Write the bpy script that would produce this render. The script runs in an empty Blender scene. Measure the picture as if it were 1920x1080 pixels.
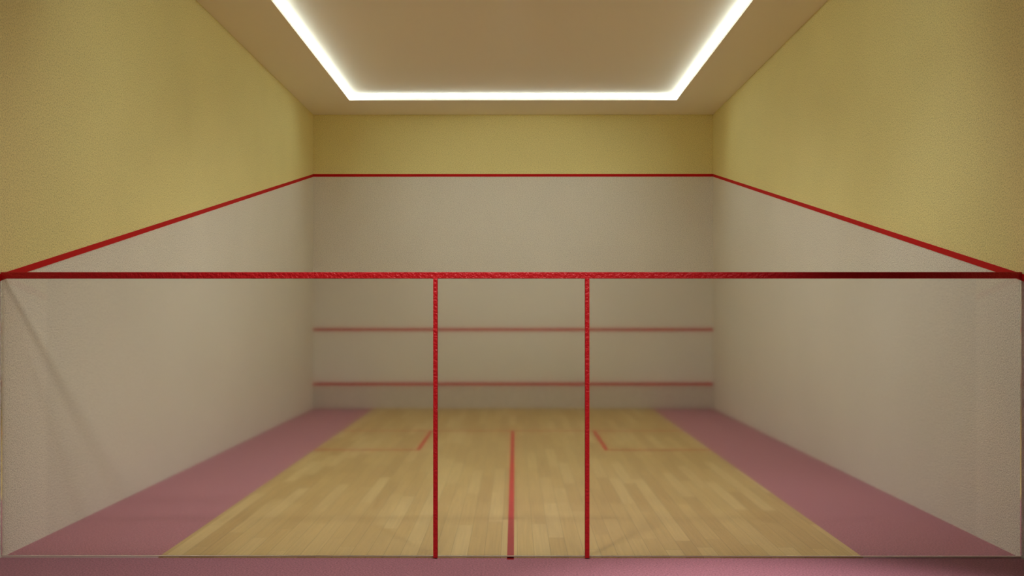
import bpy, bmesh, math
from mathutils import Vector

scene = bpy.context.scene
C = scene.collection

# ---------------------------------------------------------------- dimensions (metres)
HW = 3.2            # half width of the court
L = 9.75            # glass wall (y = 0) to front wall (y = L)
H = 4.70            # lower ceiling
GAL = -9.0          # rear of the viewing area
LW = 0.043          # width of the painted court lines
TX = 2.44           # half width of the ceiling recess
TY0, TY1 = 0.60, 8.65
TZ = 0.084          # depth of the recess
LIP = 0.036
WX = 2.21           # half width of the plank floor
WZ = 0.005
GH = 1.753          # glass height (under the rail)
RAIL = 0.040
DXL, DXR = -0.470, 0.480

# ---------------------------------------------------------------- node helpers
def new_mat(name):
    m = bpy.data.materials.new(name)
    m.use_nodes = True
    nt = m.node_tree
    nt.nodes.clear()
    out = nt.nodes.new('ShaderNodeOutputMaterial')
    p = nt.nodes.new('ShaderNodeBsdfPrincipled')
    nt.links.new(p.outputs['BSDF'], out.inputs['Surface'])
    return m, nt, p

def N(nt, kind, **kw):
    n = nt.nodes.new(kind)
    for k, v in kw.items():
        if k in n.inputs.keys():
            n.inputs[k].default_value = v
        else:
            setattr(n, k, v)
    return n

def rgb(c):
    return (c[0], c[1], c[2], 1.0)

def bump(nt, p, scale, strength, dist, detail=3.0, rough=0.6):
    tc = N(nt, 'ShaderNodeTexCoord')
    nz = N(nt, 'ShaderNodeTexNoise')
    nz.inputs['Scale'].default_value = scale
    nz.inputs['Detail'].default_value = detail
    nz.inputs['Roughness'].default_value = rough
    b = N(nt, 'ShaderNodeBump')
    b.inputs['Strength'].default_value = strength
    b.inputs['Distance'].default_value = dist
    nt.links.new(tc.outputs['Object'], nz.inputs['Vector'])
    nt.links.new(nz.outputs['Fac'], b.inputs['Height'])
    nt.links.new(b.outputs['Normal'], p.inputs['Normal'])
    return tc, nz

def plaster(name, col, rough=0.85, scale=100.0, strength=0.9, dist=0.008, var=0.06, spec=0.25, grain=0.38):
    m, nt, p = new_mat(name)
    p.inputs['Roughness'].default_value = rough
    p.inputs['Specular IOR Level'].default_value = spec
    tc, nz = bump(nt, p, scale, strength, dist)
    big = N(nt, 'ShaderNodeTexNoise')
    big.inputs['Scale'].default_value = 0.9
    big.inputs['Detail'].default_value = 3.0
    nt.links.new(tc.outputs['Object'], big.inputs['Vector'])
    mx = N(nt, 'ShaderNodeMix', data_type='RGBA')
    mx.inputs[6].default_value = rgb([c * (1 - var) for c in col])
    mx.inputs[7].default_value = rgb([min(1, c * (1 + var)) for c in col])
    nt.links.new(big.outputs['Fac'], mx.inputs[0])
    gr = N(nt, 'ShaderNodeMapRange')
    gr.inputs['From Min'].default_value = 0.30; gr.inputs['From Max'].default_value = 0.55
    gr.inputs['To Min'].default_value = 1.0 - grain; gr.inputs['To Max'].default_value = 1.0
    nt.links.new(nz.outputs['Fac'], gr.inputs['Value'])
    sc = N(nt, 'ShaderNodeVectorMath', operation='SCALE')
    nt.links.new(mx.outputs[2], sc.inputs[0]); nt.links.new(gr.outputs[0], sc.inputs['Scale'])
    nt.links.new(sc.outputs[0], p.inputs['Base Color'])
    return m

def plain(name, col, rough=0.6, spec=0.5, bscale=None, bstr=0.3, bdist=0.003):
    m, nt, p = new_mat(name)
    p.inputs['Base Color'].default_value = rgb(col)
    p.inputs['Roughness'].default_value = rough
    p.inputs['Specular IOR Level'].default_value = spec
    if bscale:
        bump(nt, p, bscale, bstr, bdist, 2.0)
    return m

# ---------------------------------------------------------------- materials
M = {}
M['white'] = plaster('white_plaster', (0.87, 0.825, 0.72))
M['yellow'] = plaster('yellow_plaster', (0.93, 0.825, 0.37))
M['ceiling'] = plaster('ceiling_paint', (0.90, 0.84, 0.73), scale=90, strength=0.08, dist=0.002, var=0.0, grain=0.0)
M['tin'] = plaster('grey_tin_paint', (0.66, 0.59, 0.50), rough=0.7, strength=0.2, dist=0.003)
M['dark'] = plaster('dark_gallery_paint', (0.07, 0.06, 0.05))
M['red'] = plain('red_line_paint', (0.52, 0.004, 0.005), 0.6, 0.1, 120.0, 0.15)
M['rail_red'] = plain('red_rail_paint', (0.62, 0.008, 0.012), 0.42, 0.5, 55.0, 1.0, 0.008)
M['floor_red'] = plain('red_floor_tape', (0.55, 0.012, 0.014), 0.5, 0.4)

# carpet
m, nt, p = new_mat('purple_carpet')
p.inputs['Roughness'].default_value = 0.75
p.inputs['Specular IOR Level'].default_value = 0.5
p.inputs['Sheen Weight'].default_value = 0.2
p.inputs['Sheen Roughness'].default_value = 0.5
tc, nz = bump(nt, p, 85.0, 1.0, 0.008, 4.0, 0.65)
mx = N(nt, 'ShaderNodeMix', data_type='RGBA')
cg = N(nt, 'ShaderNodeMapRange')
cg.inputs['From Min'].default_value = 0.33; cg.inputs['From Max'].default_value = 0.67
nt.links.new(nz.outputs['Fac'], cg.inputs['Value'])
mx.inputs[6].default_value = rgb((0.25, 0.075, 0.105))
mx.inputs[7].default_value = rgb((0.60, 0.21, 0.27))
nt.links.new(cg.outputs[0], mx.inputs[0])
nt.links.new(mx.outputs[2], p.inputs['Base Color'])
M['carpet'] = m

# planks
m, nt, p = new_mat('maple_planks')
p.inputs['Roughness'].default_value = 0.42
p.inputs['Specular IOR Level'].default_value = 0.4
lk = nt.links.new
tc = N(nt, 'ShaderNodeTexCoord')
sep = N(nt, 'ShaderNodeSeparateXYZ'); lk(tc.outputs['Object'], sep.inputs[0])
def math_node(op, a, b=None):
    n = N(nt, 'ShaderNodeMath', operation=op)
    for i, v in enumerate((a, b)):
        if v is None: continue
        if isinstance(v, (int, float)): n.inputs[i].default_value = v
        else: lk(v, n.inputs[i])
    return n.outputs[0]
PW, PL = 0.106, 1.25
xs = math_node('DIVIDE', math_node('ADD', sep.outputs['X'], 0.062), PW)
ix = math_node('FLOOR', xs); fx = math_node('FRACT', xs)
w1 = N(nt, 'ShaderNodeTexWhiteNoise', noise_dimensions='1D'); lk(ix, w1.inputs['W'])
ys = math_node('ADD', math_node('DIVIDE', sep.outputs['Y'], PL), math_node('MULTIPLY', w1.outputs['Value'], 7.0))
iy = math_node('FLOOR', ys); fy = math_node('FRACT', ys)
cmb = N(nt, 'ShaderNodeCombineXYZ'); lk(ix, cmb.inputs[0]); lk(iy, cmb.inputs[1])
w2 = N(nt, 'ShaderNodeTexWhiteNoise', noise_dimensions='2D'); lk(cmb.outputs[0], w2.inputs['Vector'])
ramp = N(nt, 'ShaderNodeValToRGB')
cr = ramp.color_ramp
cr.elements[0].position = 0.0; cr.elements[0].color = rgb((0.48, 0.320, 0.112))
cr.elements[1].position = 1.0; cr.elements[1].color = rgb((0.60, 0.440, 0.182))
e = cr.elements.new(0.55); e.color = rgb((0.54, 0.375, 0.136))
lk(w2.outputs['Value'], ramp.inputs[0])
# grain: streaks along the plank
gmap = N(nt, 'ShaderNodeCombineXYZ')
lk(math_node('MULTIPLY', sep.outputs['X'], 55.0), gmap.inputs[0])
lk(math_node('ADD', math_node('MULTIPLY', sep.outputs['Y'], 1.6), math_node('MULTIPLY', w2.outputs['Value'], 40.0)), gmap.inputs[1])
gn = N(nt, 'ShaderNodeTexNoise'); gn.inputs['Scale'].default_value = 1.0; gn.inputs['Detail'].default_value = 3.0
lk(gmap.outputs[0], gn.inputs['Vector'])
gr = N(nt, 'ShaderNodeMapRange'); gr.inputs['From Min'].default_value = 0.3; gr.inputs['From Max'].default_value = 0.75
gr.inputs['To Min'].default_value = 1.06; gr.inputs['To Max'].default_value = 0.88
lk(gn.outputs['Fac'], gr.inputs['Value'])
# seams
ex = math_node('MULTIPLY', math_node('MINIMUM', fx, math_node('SUBTRACT', 1.0, fx)), PW)
ey = math_node('MULTIPLY', math_node('MINIMUM', fy, math_node('SUBTRACT', 1.0, fy)), PL)
seam = N(nt, 'ShaderNodeMapRange'); seam.inputs['From Min'].default_value = 0.0004; seam.inputs['From Max'].default_value = 0.0022
seam.inputs['To Min'].default_value = 0.55; seam.inputs['To Max'].default_value = 1.0
lk(math_node('MINIMUM', ex, ey), seam.inputs['Value'])
mul = N(nt, 'ShaderNodeVectorMath', operation='SCALE')
lk(ramp.outputs['Color'], mul.inputs[0]); lk(math_node('MULTIPLY', gr.outputs[0], seam.outputs[0]), mul.inputs['Scale'])
lk(mul.outputs[0], p.inputs['Base Color'])
M['planks'] = m

M['edge_reflection'] = plain('pale_edge_reflection', (0.85, 0.76, 0.66), 0.6, 0.3)  # matte pale colour stands in for the reflection in the glass's bottom edge

# glass
m, nt, p = new_mat('frosted_glass')
p.inputs['Base Color'].default_value = (1.0, 1.0, 0.99, 1)
p.inputs['Roughness'].default_value = 0.065
p.inputs['IOR'].default_value = 1.45
p.inputs['Transmission Weight'].default_value = 1.0
M['glass'] = m

# led
m, nt, p = new_mat('led_light')
p.inputs['Base Color'].default_value = (0.8, 0.8, 0.75, 1)
p.inputs['Emission Color'].default_value = (0.90, 1.04, 1.00, 1)
p.inputs['Emission Strength'].default_value = 18.5
M['led'] = m

# ---------------------------------------------------------------- mesh helpers
def obj(name, bm, mats, parent=None, loc=(0, 0, 0)):
    me = bpy.data.meshes.new(name)
    if not any(f.smooth for f in bm.faces):
        bmesh.ops.recalc_face_normals(bm, faces=bm.faces)
    bm.to_mesh(me); bm.free()
    for mm in (mats if isinstance(mats, (list, tuple)) else [mats]):
        me.materials.append(mm)
    o = bpy.data.objects.new(name, me)
    C.objects.link(o)
    o.location = loc
    if parent: o.parent = parent
    return o

def add_box(bm, x0, x1, y0, y1, z0, z1, mi=0, bev=0.0):
    r = bmesh.ops.create_cube(bm, size=1.0)
    vs = r['verts']
    for v in vs:
        v.co = Vector((x0 + (v.co.x + .5) * (x1 - x0), y0 + (v.co.y + .5) * (y1 - y0), z0 + (v.co.z + .5) * (z1 - z0)))
    fs = set(f for v in vs for f in v.link_faces)
    for f in fs: f.material_index = mi
    if bev > 0:
        es = list(set(e for v in vs for e in v.link_edges))
        bmesh.ops.bevel(bm, geom=es, offset=bev, segments=2, affect='EDGES', profile=0.5)

def box(x0, x1, y0, y1, z0, z1, bev=0.0):
    bm = bmesh.new(); add_box(bm, x0, x1, y0, y1, z0, z1, 0, bev); return bm

def add_prism(bm, poly, axis, a, b, mi=0):
    """extrude a polygon given in the two other axes along axis from a to b"""
    def P(u, v, t):
        return {'x': (t, u, v), 'y': (u, t, v), 'z': (u, v, t)}[axis]
    A = [bm.verts.new(P(u, v, a)) for u, v in poly]
    B = [bm.verts.new(P(u, v, b)) for u, v in poly]
    fs = [bm.faces.new(A), bm.faces.new(B[::-1])]
    n = len(poly)
    for i in range(n):
        fs.append(bm.faces.new((A[i], B[i], B[(i + 1) % n], A[(i + 1) % n])))
    for f in fs: f.material_index = mi

def tag(o, label=None, cat=None, group=None, kind=None):
    if label: o['label'] = label
    if cat: o['category'] = cat
    if group: o['group'] = group
    if kind: o['kind'] = kind
    return o

def empty(name, loc=(0, 0, 0)):
    o = bpy.data.objects.new(name, None)
    C.objects.link(o); o.location = loc
    return o

def pane(x0, x1, y0, y1, z0, z1):
    bm = box(x0, x1, y0, y1, z0, z1)
    bmesh.ops.recalc_face_normals(bm, faces=bm.faces)
    bmesh.ops.split_edges(bm, edges=bm.edges[:])     # flat faces that count as smooth, so light is traced through the glass
    for f in bm.faces: f.smooth = True
    return bm

# ---------------------------------------------------------------- the setting
ZF = 3.730          # out line centre at the front wall
ZB = 1.762          # out line centre at the glass wall
def zline(y): return ZB + (ZF - ZB) * y / L
YR = -0.60          # court finish runs on this far behind the glass
T = 0.20

bm = bmesh.new()
add_box(bm, -HW - T, HW + T, GAL - T, L + T, -0.2, 0.0)
tag(obj('floor', bm, M['carpet']), 'purple carpeted floor around and in front of the plank court', 'floor', kind='structure')

tag(obj('floor_planks', box(-WX, WX, 0.0, L - 0.001, 0.0005, WZ), M['planks']),
    'pale maple plank panel down the middle of the purple floor', 'floor', kind='structure')

for side, s in (('left', -1), ('right', 1)):
    bm = bmesh.new()
    a, b = (HW, HW + T) if s > 0 else (-HW - T, -HW)
    add_prism(bm, [(YR, 0), (L + T, 0), (L + T, zline(L)), (L, zline(L)), (0, zline(0)), (YR, zline(YR))], 'x', a, b, 0)
    add_prism(bm, [(YR, zline(YR)), (0, zline(0)), (L, zline(L)), (L + T, zline(L)), (L + T, H + 0.3), (YR, H + 0.3)], 'x', a, b, 1)
    tag(obj('wall_' + side, bm, [M['white'], M['yellow']]),
        side + ' side wall of the court, white below and yellow above a sloping red line', 'wall', kind='structure')

bm = bmesh.new()
add_box(bm, -HW, HW, L, L + T, 0, ZF, 0)
add_box(bm, -HW, HW, L, L + T, ZF, H + 0.3, 1)
tag(obj('wall_front', bm, [M['white'], M['yellow']]),
    'front wall at the far end, white below and yellow above the top red line', 'wall', kind='structure')

for side, s in (('gallery_left', -1), ('gallery_right', 1)):
    a, b = (HW, HW + T) if s > 0 else (-HW - T, -HW)
    tag(obj('wall_' + side, box(a, b, GAL, YR, 0, H + 0.3), M['dark']), kind='structure')
tag(obj('wall_rear', box(-HW - T, HW + T, GAL - T, GAL, 0, H + 0.3), M['dark']), kind='structure')

# ceiling: a lower slab with a rectangular recess, and the recess panel above it
bm = bmesh.new()
add_box(bm, -HW, -TX, GAL, L, H, H + 0.3)
add_box(bm, TX, HW, GAL, L, H, H + 0.3)
add_box(bm, -TX, TX, TY1, L, H, H + 0.3)
add_box(bm, -TX, TX, GAL, TY0, H, H + 0.3)
ceil = tag(obj('ceiling', bm, M['ceiling']), 'cream ceiling with a large lit rectangular recess', 'ceiling', kind='structure')
obj('recess_panel', box(-TX + .0005, TX - .0005, TY0 + .0005, TY1 - .0005, H + TZ, H + 0.3), M['ceiling'], ceil)

# led strip: one closed loop on the sides of the recess
bm = bmesh.new()
d0, d1, e = 0.004, 0.024, 0.0005           # the strip leans inwards at its top, so it shines down into the court
z0, z1 = H + LIP, H + TZ - 0.001
loops = []
for off, z in ((e, z0), (d0, z0), (d1, z1), (e, z1)):
    x_, ya, yb = TX - off, TY0 + off, TY1 - off
    loops.append([bm.verts.new(v) for v in ((-x_, ya, z), (x_, ya, z), (x_, yb, z), (-x_, yb, z))])
for k in range(4):
    A, B = loops[k], loops[(k + 1) % 4]
    for i in range(4):
        bm.faces.new((A[i], A[(i + 1) % 4], B[(i + 1) % 4], B[i]))
tag(obj('cove_light_strip', bm, M['led']), 'glowing white light strip running around the ceiling recess', 'light')

# ---------------------------------------------------------------- painted lines on the walls
LT = 0.005
bm = box(-HW + LT, HW - LT, L - LT, L - 0.0004, ZF - LW / 2, ZF + LW / 2)
tag(obj('out_line', bm, M['red']), 'topmost horizontal red line on the front wall, between yellow and white paint', 'line', 'red lines across the front wall', 'thing')
ZS = 1.262
bm = box(-HW + 0.001, HW - 0.001, L - LT, L - 0.0004, ZS - LW / 2, ZS + LW / 2)
tag(obj('service_line', bm, M['red']), 'middle horizontal red line on the white front wall, seen through the glass', 'line', 'red lines across the front wall', 'thing')
for side, s in (('left', -1), ('right', 1)):
    bm = bmesh.new()
    a, b = (HW - LT, HW - 0.0004) if s > 0 else (-HW + 0.0004, -HW + LT)
    h = LW / 2
    y0, y1 = YR, L - 0.0004
    add_prism(bm, [(y0, zline(y0) - h), (y1, zline(y1) - h), (y1, zline(y1) + h), (y0, zline(y0) + h)], 'x', a, b)
    tag(obj('side_wall_line', bm, M['red']), 'sloping red line along the ' + side + ' side wall', 'line', 'sloping red lines on the side walls', 'thing')

# tin board at the foot of the front wall
t = empty('tin_board', (0, L - 0.02, 0))
tag(t, 'low grey board with a red top strip along the foot of the front wall', 'board')
ZT = 0.392
obj('board_panel', box(-HW + .001, HW - .001, -0.004, 0.0195, WZ + 0.001, ZT - LW / 2), M['tin'], t)
tag(obj('top_strip', box(-HW + .001, HW - .001, -0.006, 0.0195, ZT - LW / 2, ZT + LW / 2), M['red'], t), 'red top strip')

# ---------------------------------------------------------------- lines on the floor
FZ0, FZ1 = WZ + 0.0003, WZ + 0.0018
YS, YB, BX = 6.69, 4.89, 1.05
hl = LW / 2
tag(obj('short_line', box(-WX, WX, YS - hl, YS + hl, FZ0, FZ1), M['floor_red']),
    'thin red line across the full width of the plank floor, farthest from the glass', 'line', 'red lines on the plank floor', 'thing')
bm = bmesh.new()
add_box(bm, -hl, hl, -0.033, YS - hl - .001, FZ0, FZ1)
add_box(bm, -hl, hl, -0.035, -0.001, 0.0005, FZ1)
tag(obj('half_court_line', bm, M['floor_red']),
    'long red line down the middle of the plank floor, reaching under the glass', 'line', 'red lines on the plank floor', 'thing')
for side, s in (('left', -1), ('right', 1)):
    bm = bmesh.new()
    add_box(bm, s * BX - hl, s * BX + hl, YB - hl, YS - hl - .001, FZ0, FZ1)
    a, b = sorted((s * (BX + hl), s * WX))
    add_box(bm, a, b, YB - hl, YB + hl, FZ0, FZ1)
    tag(obj('service_box_line', bm, M['floor_red']), 'red service box corner line on the ' + side + ' half of the plank floor', 'line', 'red service box lines', 'thing')

# ---------------------------------------------------------------- glass wall and door
GT = 0.024
SW = 0.027
g = empty('glass_wall', (0, 0, 0))
tag(g, 'low frosted glass wall across the court with a red rail along its top edge', 'glass wall', kind='thing')
ZG = 0.0006
SZ = 0.0125          # top of the pale strip painted as the glass edge reflection
obj('glass_pane', pane(-HW + .0005, DXL - SW / 2, 0.001, GT, SZ, GH - .001), M['glass'], g)
obj('glass_pane', pane(DXR + SW / 2, HW - .0005, 0.001, GT, SZ, GH - .001), M['glass'], g)
tag(obj('top_rail', box(-HW + .0006, HW - .0006, -0.006, GT + .006, GH, GH + RAIL, 0.002), M['rail_red'], g), 'red top rail')

for a, b in ((-HW + .0005, DXL - SW / 2), (DXR + SW / 2, HW - .0005)):
    bm = bmesh.new()
    xw = max(a, -WX - .0005) if a < 0 else min(b, WX + .0005)      # where the planks end and the carpet begins
    lo = (0.0006, WZ + 2 * ZG + .0012) if a < 0 else (WZ + 2 * ZG + .0012, 0.0006)
    add_box(bm, a, xw, 0.003, GT - .002, lo[0], SZ - .0004)
    add_box(bm, xw, b, 0.003, GT - .002, lo[1], SZ - .0004)
    tag(obj('reflection_strip', bm, M['edge_reflection'], g), 'thin pale strip painted as the glass edge reflection')
w = (DXR - DXL) / 2
dr = obj('door', pane(-w + SW / 2, w - SW / 2, 0.001, GT, SZ, GH - .001), M['glass'], g, ((DXL + DXR) / 2, 0, 0))
tag(dr, 'frosted glass door between two upright red edge strips')
tag(obj('reflection_strip', box(-w + SW / 2, w - SW / 2, 0.003, GT - .002, WZ + 2 * ZG + .0012, SZ - .0004), M['edge_reflection'], dr), 'thin pale strip painted as the glass edge reflection')
for s in (-1, 1):
    tag(obj('edge_strip', box(s * w - SW / 2, s * w + SW / 2, -0.022, GT + .004, WZ + ZG, GH - .001, 0.0015), M['rail_red'], dr), 'red edge strip')

# ---------------------------------------------------------------- lights
def spot(name, loc, target, angle, blend, radius, power, col):
    l = bpy.data.lights.new(name, 'SPOT')
    l.spot_size = math.radians(angle); l.spot_blend = blend
    l.shadow_soft_size = radius; l.energy = power; l.color = col
    o = bpy.data.objects.new(name, l); C.objects.link(o)
    o.location = loc
    o.rotation_euler = (Vector(target) - Vector(loc)).to_track_quat('-Z', 'Y').to_euler()
    return o
lamps = [
    spot('gallery_lamp', (1.2, -3.0, 4.5), (-1.0, 0.0, 1.0), 80.0, 1.0, 0.22, 270.0, (1.0, 0.97, 0.90)),
    spot('gallery_lamp', (1.7, -0.40, 4.6), (1.45, -1.7, 0.0), 50.0, 0.7, 0.10, 620.0, (1.0, 0.99, 1.0)),
    spot('gallery_lamp', (-0.5, -1.8, 4.5), (-0.5, -0.3, 1.2), 84.0, 1.0, 0.15, 270.0, (1.0, 0.97, 0.92)),
    spot('court_fill', (0.1, 1.3, 4.67), (0.1, 1.3, 0.0), 165.0, 0.7, 0.10, 72.0, (0.95, 1.0, 0.97)),  # unseen fill spot without fixture, added to brighten floor and near walls
    spot('court_fill', (0.1, 1.4, 4.67), (3.2, 1.1, 0.7), 62.0, 1.0, 0.10, 75.0, (0.95, 1.0, 1.0)),  # unseen fill added to lift the lower right wall
    spot('court_fill', (0.0, 3.6, 4.67), (0.0, 5.2, 0.0), 148.0, 0.7, 0.10, 130.0, (0.95, 1.0, 0.97)),  # unseen fill added for the floor and far part of the court
    spot('court_fill', (0.0, 3.6, 4.67), (0.0, 9.75, 3.0), 44.0, 1.0, 0.10, 120.0, (0.95, 1.0, 0.97)),  # unseen fill added to brighten the front wall
]
for l in lamps[:3]:
    l.data.cycles.is_caustics_light = True
for o in bpy.data.objects:
    if o.name.startswith(('wall_left', 'wall_right', 'floor')):
        o.cycles.is_caustics_receiver = True
    if o.name.startswith(('glass_pane', 'door')):
        o.cycles.is_caustics_caster = True

w_ = bpy.data.worlds.new('World'); scene.world = w_
w_.use_nodes = True
bg = w_.node_tree.nodes.get('Background') or w_.node_tree.nodes.new('ShaderNodeBackground')
bg.inputs['Color'].default_value = (0.02, 0.018, 0.015, 1); bg.inputs['Strength'].default_value = 0.3

# ---------------------------------------------------------------- camera
cam = bpy.data.cameras.new('camera')
co = bpy.data.objects.new('camera', cam); C.objects.link(co)
F = 1878.0
cam.sensor_width = 36.0
cam.lens = F / 1920 * 36.0
cam.shift_y = 45.0 / 1920
co.location = (0.026, -6.28, 1.543)
co.rotation_euler = (math.radians(90), 0, 5.0 / F)
scene.camera = co

scene.view_settings.view_transform = 'Standard'
scene.view_settings.look = 'None'
scene.view_settings.exposure = 0.0
scene.view_settings.gamma = 1.0
scene.view_settings.use_curve_mapping = False
scene.cycles.use_denoising = True
scene.cycles.max_bounces = 16
scene.cycles.diffuse_bounces = 8
scene.cycles.transmission_bounces = 12
scene.cycles.sample_clamp_indirect = 6.0
